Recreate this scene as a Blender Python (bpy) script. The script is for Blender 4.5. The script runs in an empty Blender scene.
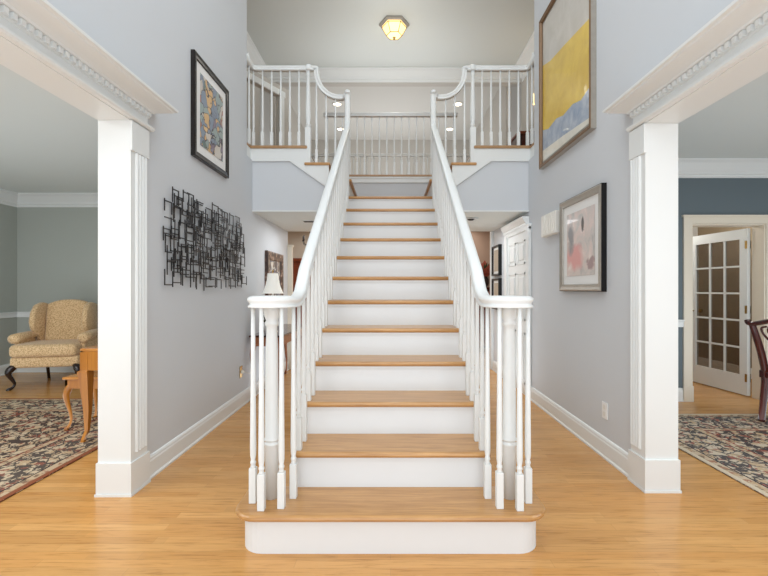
import bpy, bmesh, math, random
from mathutils import Vector, Matrix
random.seed(7)
PI = math.pi
SC = bpy.context.scene
COL = SC.collection
H = 1.227; F = 422.0; CX = 390.5; CY = 289.0
R_ = 0.19; T_ = 0.26

def srgb(r, g, b):
    f = lambda c: (c/255/12.92) if c/255 <= 0.04045 else ((c/255+0.055)/1.055)**2.4
    return (f(r), f(g), f(b), 1)

# ------------------------------------------------------------------ materials
class NT:
    def __init__(s, name):
        s.m = bpy.data.materials.new(name); s.m.use_nodes = True
        s.t = s.m.node_tree; s.b = s.t.nodes['Principled BSDF']
        s.out = s.t.nodes['Material Output']
    def n(s, typ, **kw):
        nd = s.t.nodes.new(typ)
        for k, v in kw.items():
            if k in nd.inputs.keys() if isinstance(k, str) else False: nd.inputs[k].default_value = v
            else: setattr(nd, k, v)
        return nd
    def l(s, a, b): s.t.links.new(a, b)
    def math(s, op, a, b=None, c=None):
        nd = s.t.nodes.new('ShaderNodeMath'); nd.operation = op
        for i, v in enumerate((a, b, c)):
            if v is None: continue
            if isinstance(v, (int, float)): nd.inputs[i].default_value = v
            else: s.l(v, nd.inputs[i])
        return nd.outputs[0]
    def mix(s, fac, a, b, mode='MIX'):
        nd = s.t.nodes.new('ShaderNodeMix'); nd.data_type = 'RGBA'; nd.blend_type = mode
        for sock, v in ((nd.inputs[0], fac), (nd.inputs[6], a), (nd.inputs[7], b)):
            if isinstance(v, (int, float, tuple)): sock.default_value = v
            else: s.l(v, sock)
        return nd.outputs[2]
    def coord(s, scale=(1,1,1), loc=(0,0,0), rot=(0,0,0)):
        tc = s.t.nodes.new('ShaderNodeTexCoord'); mp = s.t.nodes.new('ShaderNodeMapping')
        mp.inputs['Scale'].default_value = scale; mp.inputs['Location'].default_value = loc
        mp.inputs['Rotation'].default_value = rot
        s.l(tc.outputs['Object'], mp.inputs[0]); return mp.outputs[0]
    def xyz(s, v):
        nd = s.t.nodes.new('ShaderNodeSeparateXYZ'); s.l(v, nd.inputs[0]); return nd.outputs
    def noise(s, v, scale, detail=3, rough=.5, dist=0):
        nd = s.t.nodes.new('ShaderNodeTexNoise'); s.l(v, nd.inputs['Vector'])
        nd.inputs['Scale'].default_value = scale; nd.inputs['Detail'].default_value = detail
        nd.inputs['Roughness'].default_value = rough; nd.inputs['Distortion'].default_value = dist
        return nd
    def vor(s, v, scale, feature='F1'):
        nd = s.t.nodes.new('ShaderNodeTexVoronoi'); nd.feature = feature; s.l(v, nd.inputs['Vector'])
        nd.inputs['Scale'].default_value = scale; return nd
    def ramp(s, fac, stops, interp='LINEAR'):
        nd = s.t.nodes.new('ShaderNodeValToRGB'); cr = nd.color_ramp; cr.interpolation = interp
        while len(cr.elements) < len(stops): cr.elements.new(.5)
        for e, (p, c) in zip(cr.elements, stops): e.position = p; e.color = c
        s.l(fac, nd.inputs[0]); return nd.outputs[0]
    def bump(s, h, strength=.2, dist=.002):
        nd = s.t.nodes.new('ShaderNodeBump'); nd.inputs['Strength'].default_value = strength
        nd.inputs['Distance'].default_value = dist; s.l(h, nd.inputs['Height'])
        s.l(nd.outputs[0], s.b.inputs['Normal'])
    def col(s, c):
        if isinstance(c, tuple): s.b.inputs['Base Color'].default_value = c
        else: s.l(c, s.b.inputs['Base Color'])
    def set(s, rough=.5, metal=0, spec=.5, coat=0):
        s.b.inputs['Roughness'].default_value = rough; s.b.inputs['Metallic'].default_value = metal
        s.b.inputs['Specular IOR Level'].default_value = spec; s.b.inputs['Coat Weight'].default_value = coat
        return s.m

def paint(name, c, rough=.6, var=.03, scale=3, spec=.3, metal=0, bumps=False):
    k = NT(name); v = k.coord(); nz = k.noise(v, scale, 4)
    dark = tuple(x*(1-var*2) for x in c[:3])+(1,)
    k.col(k.mix(nz.outputs[0], dark, c))
    if bumps: k.bump(k.noise(v, 300, 2).outputs[0], .08, .001)
    return k.set(rough, metal, spec)

def wood(name, c1, c2, axis='X', rough=.35, grain=18, coat=0):
    k = NT(name)
    sc = {'X': (.12, 1.6, 1.6), 'Y': (1.6, .12, 1.6), 'Z': (1.6, 1.6, .12)}[axis]
    v = k.coord(sc); nz = k.noise(v, grain, 6, .65, .6)
    k.col(k.ramp(nz.outputs[0], [(.3, c1), (.7, c2)]))
    return k.set(rough, 0, .5, coat)

def floor_mat(name, ca, cb):
    k = NT(name); v = k.coord()
    br = k.t.nodes.new('ShaderNodeTexBrick'); k.l(v, br.inputs['Vector'])
    br.offset = .37; br.offset_frequency = 2
    br.inputs['Color1'].default_value = ca; br.inputs['Color2'].default_value = cb
    br.inputs['Mortar'].default_value = tuple(x*.62 for x in ca[:3])+(1,)
    br.inputs['Scale'].default_value = 1; br.inputs['Mortar Size'].default_value = .0008
    br.inputs['Mortar Smooth'].default_value = .3; br.inputs['Bias'].default_value = -.1
    br.inputs['Brick Width'].default_value = 1.15; br.inputs['Row Height'].default_value = .058
    # per-row shift in tone plus grain
    x, y, z = k.xyz(v)
    row = k.math('FLOOR', k.math('DIVIDE', y, .058))
    wn = k.t.nodes.new('ShaderNodeTexWhiteNoise'); wn.noise_dimensions = '2D'
    cb_ = k.t.nodes.new('ShaderNodeCombineXYZ'); k.l(row, cb_.inputs[0])
    k.l(k.math('FLOOR', k.math('ADD', k.math('DIVIDE', x, 1.15), k.math('MULTIPLY', row, .37))), cb_.inputs[1])
    k.l(cb_.outputs[0], wn.inputs['Vector'])
    g = k.noise(k.coord((1.1, 17, 9)), 4, 6, .65, .6)
    c = k.mix(k.math('MULTIPLY', wn.outputs[0], .46), br.outputs[0], tuple(x*.72 for x in ca[:3])+(1,))
    gm = k.ramp(g.outputs[0], [(.32, (.70,.63,.54,1)), (.48, (.95,.94,.92,1)), (.75, (1.05,1.05,1.05,1))])
    c = k.mix(1.0, c, gm, 'MULTIPLY')
    k.col(c)
    return k.set(.26, 0, .42, .12)

WHITE = srgb(231, 234, 233)
M = {}
M['wall'] = paint('foyer_wall_paint', srgb(210, 214, 218), .7, .012, 1.5)
M['ceil'] = paint('ceiling_paint', srgb(218, 223, 220), .8, .012, 1.5)
M['white'] = paint('white_gloss_trim', WHITE, .35, .01, 4, .4)
M['cream'] = paint('cream_trim', srgb(226, 217, 200), .4, .01, 4, .4)
M['riser'] = paint('riser_white', srgb(231, 234, 235), .4, .015, 5, .4)
M['floor'] = floor_mat('oak_strip_floor', srgb(219, 166, 100), srgb(203, 146, 80))
M['floor_up'] = floor_mat('oak_upper_floor', srgb(196, 150, 100), srgb(186, 138, 88))
M['tread'] = wood('oak_tread', srgb(166, 118, 66), srgb(206, 158, 100), 'X', .3, 26, .2)
M['tread_edge'] = wood('oak_nosing', srgb(160, 122, 84), srgb(186, 150, 110), 'X', .35)
M['green'] = paint('sage_grey_paint', srgb(178, 183, 176), .7, .02, 1.2)
M['blue'] = paint('slate_blue_paint', srgb(104, 116, 122), .65, .03, 1.2)
M['tan'] = paint('warm_beige_paint', srgb(196, 192, 185), .7, .02, 1.2)
M['beige'] = paint('beige_back_hall_paint', srgb(214, 204, 190), .7, .02, 1.2)
M['brownwall'] = paint('taupe_paint', srgb(172, 146, 128), .7, .02, 1.2)
M['olive'] = paint('olive_brown_paint', srgb(140, 124, 100), .7, .03, 1.2)
M['pinkceil'] = paint('warm_ceiling_paint', srgb(210, 209, 204), .8, .01, 1.2)
M['black'] = paint('black_satin', srgb(22, 21, 22), .35, .05, 8)
M['iron'] = paint('dark_iron', srgb(58, 56, 56), .4, .05, 30, .5, .5)
M['silver'] = paint('brushed_silver', srgb(172, 166, 156), .35, .12, 25, .5, .25)
M['bronze'] = paint('bronze_frame', srgb(140, 112, 84), .35, .12, 25, .5, .3)
M['darkframe'] = paint('tortoise_frame', srgb(42, 36, 33), .25, .35, 14, .5, .2)
M['mat'] = paint('white_mat_board', srgb(236, 236, 234), .8, .005)
M['brass'] = paint('brass', srgb(190, 158, 98), .25, .05, 20, .5, .9)
M['mahog'] = wood('mahogany', srgb(44, 12, 8), srgb(92, 30, 20), 'Z', .2, 14, .3)
M['darkleg'] = wood('ebonised_leg', srgb(22, 14, 12), srgb(44, 26, 22), 'Z', .2, 14, .3)
M['cherry'] = wood('honey_cherry', srgb(146, 86, 20), srgb(192, 124, 40), 'Z', .28, 10, .2)
M['cherryx'] = wood('honey_cherry_top', srgb(154, 92, 24), srgb(198, 130, 46), 'X', .25, 10, .2)
M['console'] = wood('console_walnut', srgb(120, 66, 36), srgb(168, 104, 62), 'Y', .3, 10, .2)
M['consoletop'] = wood('console_dark_top', srgb(52, 26, 20), srgb(80, 40, 28), 'Y', .2, 10, .3)
M['walnut'] = wood('red_brown_cabinet', srgb(92, 40, 24), srgb(142, 70, 42), 'Z', .3, 10)
M['plate'] = paint('outlet_plastic', srgb(240, 240, 238), .3, .005)
M['chime'] = paint('chime_box_cream', srgb(232, 230, 222), .4, .01)
M['leaf'] = paint('plant_leaf', srgb(64, 74, 48), .5, .2, 20)
M['petal'] = paint('dried_flower', srgb(178, 92, 74), .6, .25, 30)
M['pot'] = paint('dark_pot', srgb(52, 42, 40), .3, .1, 10)

def fabric():
    k = NT('gold_chenille'); v = k.coord()
    a = k.noise(v, 95, 4, .7); b = k.vor(v, 70)
    f = k.math('MULTIPLY', a.outputs[0], k.math('ADD', b.outputs[0], .55))
    k.col(k.ramp(f, [(.25, srgb(146, 108, 70)), (.40, srgb(194, 156, 110)), (.60, srgb(226, 196, 152))]))
    k.bump(a.outputs[0], .5, .004); k.b.inputs['Sheen Weight'].default_value = .3
    return k.set(.9, 0, .2)
M['fabric'] = fabric()

def rug_mat(name, hx, hy, ground, navy, red, cream, edge):
    """ oriental rug: bands by distance to the edge, busy motifs inside each band """
    k = NT(name); v = k.coord(); x, y, z = k.xyz(v)
    dx = k.math('SUBTRACT', hx, k.math('ABSOLUTE', x)); dy = k.math('SUBTRACT', hy, k.math('ABSOLUTE', y))
    d = k.math('MINIMUM', dx, dy)
    nv = k.noise(v, 7, 3, .6, 1.5); 
    vm = k.t.nodes.new('ShaderNodeVectorMath'); vm.operation = 'SCALE'; k.l(nv.outputs[1], vm.inputs[0]); vm.inputs[3].default_value = .09
    va = k.t.nodes.new('ShaderNodeVectorMath'); va.operation = 'ADD'; k.l(v, va.inputs[0]); k.l(vm.outputs[0], va.inputs[1])
    w = va.outputs[0]
    v1 = k.vor(w, 21); v2 = k.vor(w, 34); v3 = k.vor(w, 9, 'DISTANCE_TO_EDGE')
    sep = k.t.nodes.new('ShaderNodeSeparateColor'); k.l(v1.outputs['Color'], sep.inputs[0])
    sep2 = k.t.nodes.new('ShaderNodeSeparateColor'); k.l(v2.outputs['Color'], sep2.inputs[0])
    motif = k.ramp(sep.outputs[0], [(0, navy), (.26, cream), (.44, red), (.56, ground), (.78, navy), (.88, cream)], 'CONSTANT')
    field = k.ramp(sep2.outputs[0], [(0, cream), (.4, navy), (.55, ground), (.72, red), (.82, cream)], 'CONSTANT')
    fine = k.mix(k.math('LESS_THAN', v2.outputs[0], .38), motif, field)
    line = k.mix(k.math('LESS_THAN', v3.outputs[0], .05), fine, navy)
    border = k.mix(.15, line, cream)
    inner = k.mix(.12, line, ground)
    guard = k.mix(.45, k.ramp(sep2.outputs[1], [(0, cream), (.45, red), (.65, navy), (.8, ground)], 'CONSTANT'), ground)
    c = inner
    for lo, hi, cc in ((.0, .035, edge), (.035, .09, guard), (.09, .10, navy), (.10, .42, border), (.42, .43, navy), (.43, .48, guard), (.48, .49, red)):
        m = k.math('MULTIPLY', k.math('GREATER_THAN', d, lo), k.math('LESS_THAN', d, hi))
        c = k.mix(m, c, cc)
    pile = k.noise(v, 160, 3, .7)
    c = k.mix(.35, c, k.ramp(pile.outputs[0], [(.3, (.3,.28,.26,1)), (.7, (1,.98,.94,1))]), 'MULTIPLY')
    k.col(c); k.bump(pile.outputs[0], .6, .004)
    return k.set(.95, 0, .1)

def glass_mat(name, tint=(1,1,1,1), refl=.12):
    k = NT(name); t = k.t
    tr = t.nodes.new('ShaderNodeBsdfTransparent'); tr.inputs[0].default_value = tint
    gl = t.nodes.new('ShaderNodeBsdfGlossy'); gl.inputs['Roughness'].default_value = .03
    mx = t.nodes.new('ShaderNodeMixShader'); mx.inputs[0].default_value = .07
    k.l(tr.outputs[0], mx.inputs[1]); k.l(gl.outputs[0], mx.inputs[2])
    k.l(mx.outputs[0], k.out.inputs[0]); return k.m
M['glass'] = glass_mat('clear_glass', (.66, .62, .58, 1))

def emit(name, c, s):
    k = NT(name); k.col(c); k.b.inputs['Emission Color'].default_value = c; k.b.inputs['Emission Strength'].default_value = s
    return k.m
M['bulb'] = emit('warm_lamp_glass', srgb(255, 226, 158), 1.25)
M['downlight'] = emit('downlight_glow', srgb(255, 240, 205), 6)
M['shade'] = emit('ivory_lamp_shade', srgb(240, 238, 230), .18)
M['winglow'] = emit('daylight_pane', srgb(225, 235, 245), 1.0)

# ------------------------------------------------------------------ mesh helpers
MATS = {}
class MB:
    def __init__(s): s.bm = bmesh.new()
    def box(s, x0, x1, y0, y1, z0, z1, bev=0, seg=2, mi=0):
        t = bmesh.new()
        bmesh.ops.create_cube(t, size=1)
        for v in t.verts:
            v.co = Vector(((x0+x1)/2 + v.co.x*(x1-x0), (y0+y1)/2 + v.co.y*(y1-y0), (z0+z1)/2 + v.co.z*(z1-z0)))
        if bev: bmesh.ops.bevel(t, geom=t.edges[:], offset=bev, segments=seg, affect='EDGES', profile=.5)
        s.merge(t, mi); return s
    def merge(s, t, mi=0):
        vm = {}
        for v in t.verts: vm[v] = s.bm.verts.new(v.co)
        for f in t.faces:
            try:
                nf = s.bm.faces.new([vm[v] for v in f.verts]); nf.material_index = mi; nf.smooth = f.smooth
            except ValueError: pass
        t.free()
    def face(s, pts, mi=0):
        f = s.bm.faces.new([s.bm.verts.new(p) for p in pts]); f.material_index = mi; return f
    def loft(s, rings, closed=True, caps=True, smooth=False, mi=0, loop=False):
        vs = [[s.bm.verts.new(p) for p in r] for r in rings]
        n = len(rings[0]); seq = list(zip(vs, vs[1:])) + ([(vs[-1], vs[0])] if loop else [])
        for a, b in seq:
            for i in range(n if closed else n-1):
                j = (i+1) % n
                f = s.bm.faces.new((a[i], a[j], b[j], b[i])); f.smooth = smooth; f.material_index = mi
        if caps and not loop:
            for r in (vs[0], vs[-1]):
                f = s.bm.faces.new(r); f.material_index = mi
        return s
    def prism(s, poly, axis, a, b, mi=0):
        """poly: 2D points in the two other axes (order x,y,z minus axis)"""
        def p3(q, t):
            if axis == 'x': return (t, q[0], q[1])
            if axis == 'y': return (q[0], t, q[1])
            return (q[0], q[1], t)
        return s.loft([[p3(q, a) for q in poly], [p3(q, b) for q in poly]], mi=mi)
    def lathe(s, prof, cx, cy, seg=16, mi=0, z0=0):
        rings = []
        for r, z in prof:
            r = max(r, 1e-4)
            rings.append([(cx+r*math.cos(2*PI*i/seg), cy+r*math.sin(2*PI*i/seg), z0+z) for i in range(seg)])
        return s.loft(rings, smooth=True, mi=mi)
    def tube(s, pts, rad, seg=8, mi=0, smooth=True):
        pts = [Vector(p) for p in pts]; n = len(pts)
        if isinstance(rad, (int, float)): rad = [rad]*n
        rings = []; S = None
        for i, p in enumerate(pts):
            T = (pts[min(i+1, n-1)] - pts[max(i-1, 0)]).normalized()
            if S is None: S = T.cross(Vector((0,0,1)))
            if S.length < .05: S = Vector((1,0,0))
            S = (S - T*S.dot(T)).normalized(); U = S.cross(T)
            rr = rad[i]; rx, ry = (rr, rr) if isinstance(rr, (int, float)) else rr
            rings.append([p + S*rx*math.cos(2*PI*k/seg) + U*ry*math.sin(2*PI*k/seg) for k in range(seg)])
        return s.loft(rings, smooth=smooth, mi=mi)
    def sweep(s, prof, pts, S0=None, mi=0, S1=None):
        """profile (side, up) swept along pts; up stays as vertical as it can"""
        pts = [Vector(p) for p in pts]; n = len(pts); rings = []; S = Vector(S0) if S0 else (Vector(S1) if S1 else None)
        for i, p in enumerate(pts):
            T = (pts[min(i+1, n-1)] - pts[max(i-1, 0)]).normalized()
            c = T.cross(Vector((0,0,1)))
            if S0 is None:
                if c.length > .12:
                    c.normalize()
                    S = c if (S is None or c.dot(S) > -.2) else -c
                S = (S - T*S.dot(T)).normalized()
            U = S.cross(T)
            rings.append([p + S*a + U*b for a, b in prof])
        return s.loft(rings, smooth=True, mi=mi)
    def xf(s, mat):
        bmesh.ops.transform(s.bm, matrix=mat, verts=s.bm.verts[:]); return s

def build(name, mb, mat, parent=None, smooth=None, subsurf=0, kind=None):
    """vertices are given in the parent's own space when the parent is an Empty built with thing(), else world"""
    bm = mb.bm
    bmesh.ops.recalc_face_normals(bm, faces=bm.faces[:])
    me = bpy.data.meshes.new(name); bm.to_mesh(me); bm.free()
    for mt in (mat if isinstance(mat, (list, tuple)) else [mat]): me.materials.append(mt)
    if smooth: 
        for p in me.polygons: p.use_smooth = True
    o = bpy.data.objects.new(name, me); COL.objects.link(o)
    if parent: o.parent = parent
    if subsurf:
        md = o.modifiers.new('sub', 'SUBSURF'); md.levels = subsurf; md.render_levels = subsurf
    if kind: o['kind'] = kind
    return o

def tag(o, label, cat, group=None, kind=None):
    o['label'] = label; o['category'] = cat
    if group: o['group'] = group
    if kind: o['kind'] = kind
    return o

def thing(name, label, cat, loc=(0,0,0), rz=0, group=None):
    o = bpy.data.objects.new(name, None); COL.objects.link(o); o.empty_display_size = .1
    o.location = loc; o.rotation_euler = (0, 0, rz)
    return tag(o, label, cat, group)

def part(name, mb, mat, parent, **kw):
    """a part whose mesh was laid out in world coordinates; parent unrotated"""
    root = parent
    off = Vector((0,0,0))
    while root: off += root.location; root = root.parent
    mb.xf(Matrix.Translation(-off))
    return build(name, mb, mat, parent, **kw)

def whole(name, mb, mat, loc, label, cat, **kw):
    """one-mesh thing laid out in world coordinates with its origin at loc"""
    g = kw.pop('group', None); k = kw.pop('kind', None)
    mb.xf(Matrix.Translation(-Vector(loc)))
    o = build(name, mb, mat, None, **kw); o.location = loc
    return tag(o, label, cat, g, k)

def struct(name, mb, mat, parent=None, **kw):
    o = build(name, mb, mat, parent, **kw)
    if not parent: o['kind'] = 'structure'
    return o

# ------------------------------------------------------------------ the setting
ZC = 5.15; ZL = 2.62; ZU = 2.85; WX = 1.57; OX = 1.716
struct('floor', MB().box(-6.0, 6.5, -2.5, 12, -.1, 0), M['floor'])
struct('ceiling', MB().box(-2.6, 2.6, -2.5, 7.6, ZC, ZC+.1), M['ceil'])
struct('ceiling_great_room', MB().box(-4, 4, 7.72, 12.2, ZC, ZC+.1), M['pinkceil'])

YE = 4.61   # where the upper foyer walls stop
def foyer_wall(s, name):
    m = MB()
    a, b = sorted((s*WX, s*1.727))
    q0 = .0275 if s < 0 else .0755
    m.box(a, b, 2.50+q0, 6.45, 0, 2.10)
    m.box(a, b, 2.50+q0, YE, 2.10, ZC)
    m.box(a, b, YE, 6.45, 2.10, ZU-.16)
    m.box(a, b, -.8, 2.50+q0, 2.2505, ZC)
    m.box(a, b, -2.5, -.8, 0, ZC)
    struct(name, m, M['wall'])
foyer_wall(-1, 'wall_left'); foyer_wall(1, 'wall_right')

# side rooms
def wallbox(name, mat, *bx):
    m = MB()
    for b in bx: m.box(*b)
    return struct(name, m, M[mat])
wallbox('wall_left_room_back', 'green', (-5.7, -OX, 6.24, 6.36, 0, ZL))
wallbox('wall_left_room_side', 'green', (-5.64, -5.52, -2.5, 6.24, 0, ZL))
wallbox('ceiling_left_room', 'ceil', (-5.7, -OX, -2.5, 6.36, ZL, ZL+.08))
wallbox('ceiling_right_room', 'ceil', (OX, 6.4, -2.5, 6.9, ZL, ZL+.08))
wallbox('wall_right_room_back', 'blue', (OX, 3.29, 4.62, 4.76, 0, ZL), (4.10, 6.3, 4.62, 4.76, 0, ZL), (3.29, 4.10, 4.62, 4.76, 1.94, ZL))
wallbox('wall_right_room_side', 'blue', (6.2, 6.32, -2.5, 4.62, 0, ZL))
# the sunroom passage behind the glazed door
wallbox('wall_passage_side', 'olive', (4.95, 5.05, 4.76, 6.8, 0, ZL))
wallbox('wall_passage_back', 'tan', (2.9, 5.0, 6.8, 6.9, 0, ZL))
wallbox('wall_passage_left', 'tan', (2.8, 2.9, 4.76, 6.9, 0, ZL))
struct('baseboard_passage', MB().box(4.93, 4.95, 4.76, 6.8, 0, .14), M['white'])

# crown mouldings : profile (out, down)
CROWN = [(0,0), (.12,0), (.12,-.02), (.09,-.035), (.06,-.07), (.035,-.10), (.03,-.13), (.015,-.14), (.012,-.165), (0,-.17)]
def crown_x(name, x0, x1, ywall, z, outdir=-1, k=1, parent=None):
    m = MB(); m.prism([(ywall+outdir*p*k, z+q*k) for p, q in CROWN], 'x', x0, x1)
    struct(name, m, M['white'])
def crown_y(name, xwall, y0, y1, z, outdir, k=1):
    m = MB(); m.prism([(xwall+outdir*p*k, z+q*k) for p, q in CROWN], 'y', y0, y1)
    struct(name, m, M['white'])
crown_x('trim_crown_left_room_back', -5.52, -OX, 6.24, ZL, -1, 1.1)
crown_y('trim_crown_left_room_side', -5.52, -2.5, 6.24, ZL, 1, 1.1)
crown_x('trim_crown_right_room', OX, 6.2, 4.62, ZL, -1, 1.05)
# base boards, profile (out, up)
BASE = [(0,0), (.028,0), (.028,.012), (.02,.022), (.018,.11), (.014,.12), (.014,.128), (.008,.14), (0,.145)]
def base_y(name, xwall, y0, y1, outdir, z=0, k=1):
    m = MB(); m.prism([(xwall+outdir*p, z+q*k) for p, q in BASE], 'y', y0, y1); struct(name, m, M['white'])
def base_x(name, x0, x1, ywall, outdir=-1, z=0):
    m = MB(); m.prism([(ywall+outdir*p, z+q) for p, q in BASE], 'x', x0, x1); struct(name, m, M['white'])
base_y('baseboard_left', -WX, 2.69, 6.45, 1); base_y('baseboard_right', WX, 2.69, 4.70, -1)
base_y('baseboard_right_far', WX, 5.72, 6.45, -1)
base_x('baseboard_left_room', -5.52, -OX, 6.24); base_y('baseboard_left_room_side', -5.52, 0, 6.24, 1)
base_x('baseboard_right_room', OX, 3.20, 4.62)
def chair_rail(name, x0, x1, y):
    m = MB(); m.box(x0, x1, y-.02, y, .81, .885, .006); m.box(x0, x1, y-.035, y, .872, .893, .006); struct(name, m, M['white'])
chair_rail('trim_chair_rail_left_room', -5.52, -OX, 6.24)
m = MB(); m.box(-5.52, -5.5, 0, 6.24, .81, .885, .006); m.box(-5.52, -5.485, 0, 6.24, .872, .893, .006)
struct('trim_chair_rail_left_side', m, M['white'])
chair_rail('trim_chair_rail_right_room', OX, 3.2, 4.62)

# cased openings: pilaster casing with flutes, plinth, entablature
ENT = [(0,2.235), (.048,2.235), (.056,2.245), (.054,2.258), (.040,2.268), (.026,2.272), (.024,2.312), (.034,2.316),
       (.034,2.345), (.052,2.349), (.058,2.358), (.078,2.366), (.110,2.376), (.138,2.386), (.142,2.394), (.158,2.398), (.160,2.412), (0,2.412)]
def cased_opening(s, side):
    q0 = .027 if s < 0 else .075; q1 = .022 if s < 0 else .052; OX = 1.728 if s < 0 else 1.732
    m = MB()
    fx = WX-.027                                   # foyer face of the casing
    def bx(p, q, *r):
        lo, hi = sorted((s*p, s*q)); m.box(lo, hi, *r)
    bx(fx, OX+.010, 2.480+q0, 2.500+q0, 0, 2.230)        # jamb board
    bx(fx, WX, 2.5005+q0, 2.655+q1, 0, 2.234)            # fluted casing board
    bx(OX, OX+.010, 2.5005+q0, 2.66+q1, 0, 2.20)
    bx(fx+.004, OX+.012, -.8, 2.499+q0, 2.2305, 2.2495)   # head soffit
    bx(OX+.0005, OX+.014, -.8, 2.69, 2.250, 2.36)
    struct('trim_opening_casing_%s' % side, m, M['white'])
    m = MB()
    for i in range(4):                             # rounded ribs
        yc = 2.533 + q0 + i*.031*(1-(q0-q1)*5)
        ring = []
        for z in (.24, 2.05):
            ring.append([(s*(fx+.002) - s*.015*math.sin(PI*k/8), yc-.0115+.023*k/8, z) for k in range(9)] + [(s*(fx+.008), yc+.0115, z), (s*(fx+.008), yc-.0115, z)])
        m.loft(ring, smooth=False)
    bx(fx-.012, fx+.006, 2.474+q0, 2.659+q1, 2.052, 2.228, .002)   # necking block
    bx(fx-.012, fx+.10, 2.472, 2.4795, 2.052, 2.228, .001) if False else None
    struct('trim_fluted_pilaster_%s' % side, m, M['white'])
    m = MB()
    pl = [(s*(fx-.010), 2.466+q0), (s*(OX+.014), 2.466+q0), (s*(OX+.014), 2.499+q0), (s*(fx+.03), 2.499+q0), (s*(fx+.03), 2.668+q1), (s*(fx-.010), 2.668+q1)]
    m.prism(pl, 'z', 0, .195)
    ql = [(s*(fx-.016), 2.459+q0), (s*(OX+.018), 2.459+q0), (s*(OX+.018), 2.464+q0), (s*(fx-.012), 2.464+q0), (s*(fx-.012), 2.668+q1), (s*(fx-.016), 2.668+q1)]
    m.prism(ql, 'z', 0, .014)
    struct('trim_plinth_%s' % side, m, M['white'])
    # entablature with mitred return
    m = MB()
    rings = [[], [], []]
    for p, z in ENT:
        x = s*(WX-p)
        rings[0].append((x, -1.0, z)); rings[1].append((x, 2.665+p*.9, z)); rings[2].append((s*WX, 2.665+p*.9, z))
    m.loft(rings)
    y = -.9
    while y < 2.67:      # dentils
        a, b = sorted((s*(WX-.03), s*(WX-.050)))
        m.box(a, b, y, y+.022, 2.318, 2.344)
        y += .040
    struct('trim_entablature_%s' % side, m, M['white'])
cased_opening(-1, 'left'); cased_opening(1, 'right')

# ------------------------------------------------------------------ upper level shell
UX = 2.35
def upper_side(s, side):
    a, b = sorted((s*UX, s*(UX+.1)))
    struct('wall_upper_%s' % side, MB().box(a, b, YE-.1, 7.6, ZU, ZC), M['tan'])
    a, b = sorted((s*OX, s*(UX+.1)))
    struct('wall_upper_return_%s' % side, MB().box(a, b, YE-.1, YE, ZU, ZC), M['wall'])
    crown_y('trim_crown_upper_%s' % side, s*UX, YE, 7.5, ZC, -s, 1.4)
    a, b = sorted((s*2.12, s*2.22))
    struct('wall_great_room_%s' % side, MB().box(a, b, 7.76, 11.1, 2.65, ZC), M['tan'])
    # floor slab of the gallery with its oak floor
    a, b = sorted((s*.965, s*2.35))
    m = MB(); m.box(a, b, 4.79, 7.75, ZU-.028, ZU)
    a2, b2 = sorted((s*1.60, s*2.35)); m.box(a2, b2, YE, 4.789, ZU-.028, ZU)
    struct('floor_gallery_%s' % side, m, M['floor_up'])
    m = MB(); m.box(a, b, 4.81, 7.70, 2.60, ZU-.029); m.box(a2, b2, YE+.001, 4.809, 2.60, ZU-.029)
    struct('ceiling_gallery_slab_%s' % side, m, M['white'])
    # nosing: oak lip
    m = MB(); a, b = sorted((s*.945, s*1.615)); m.box(a, b, 4.765, 4.80, ZU-.03, ZU+.002, .010)
    a, b = sorted((s*1.580, s*1.62)); m.box(a, b, YE, 4.79, ZU-.03, ZU+.002, .010)
    struct('trim_nosing_%s' % side, m, M['tread_edge'])
upper_side(-1, 'left'); upper_side(1, 'right')
struct('floor_gallery_back', MB().box(-.965, .965, 6.02, 7.75, ZU-.028, ZU), M['floor_up'])
struct('trim_gallery_back_nosing', MB().box(-.95, .95, 5.985, 6.02, ZU-.028, ZU+.002, .008), M['tread_edge'])
m = MB(); m.box(-.95, .95, 6.0, 6.03, ZU-.11, ZU-.028); m.box(-.95, .95, 5.99, 6.03, ZU-.05, ZU-.028)
struct('trim_gallery_back_fascia', m, M['white'])
struct('wall_landing_back', MB().box(-.965, .965, 6.02, 6.10, 2.3, ZU-.11), M['wall'])
# header with cornice between hall and great room
struct('wall_upper_header', MB().box(-UX, UX, 7.6, 7.72, 4.93, ZC), M['tan'])
crown_x('trim_crown_upper_back', -UX, UX, 7.6, ZC, -1, 1.2)
# great room far wall
wallbox('wall_great_room_back', 'tan', (-2.3, 2.3, 11.1, 11.2, 0, ZC))
# panels that face the foyer below the gallery rail
def fascia(s, side):
    m = MB()
    y0, y1 = 4.80, 4.815
    # grey panel, bounded above by the raking skirt of the short flight
    pts = [(s*.50, 2.106), (s*WX, 2.106), (s*WX, 2.70), (s*1.12, 2.70), (s*.50, 2.25)]
    m.prism(pts, 'y', y0, y1)
    struct('wall_gallery_%s' % side, m, M['wall'])
    m = MB()
    m.prism([(s*1.60, 2.69), (s*1.60, 2.825), (s*.955, 2.825), (s*.955, 2.635), (s*.70, 2.635), (s*.70, 2.445), (s*.50, 2.445), (s*.50, 2.235), (s*1.135, 2.69)], 'y', 4.785, 4.80)
    m.prism([(s*1.585, 2.675), (s*1.585, 2.697), (s*1.13, 2.697), (s*.50, 2.245), (s*.50, 2.222), (s*1.14, 2.675)], 'y', 4.777, 4.80)
    a, b = sorted((s*1.585, s*1.60)); m.box(a, b, YE, 4.795, 2.60, 2.820)
    a, b = sorted((s*.50, s*WX)); m.box(a, b, 4.79, 4.80, 2.106, 2.120)
    struct('trim_gallery_skirt_%s' % side, m, M['white'])
fascia(-1, 'left'); fascia(1, 'right')
struct('ceiling_under_gallery', MB().box(-WX, WX, 4.85, 6.45, 2.106, 2.14).box(-WX, WX, 4.815, 4.85, 2.106, 2.12), M['ceil'])
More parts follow.
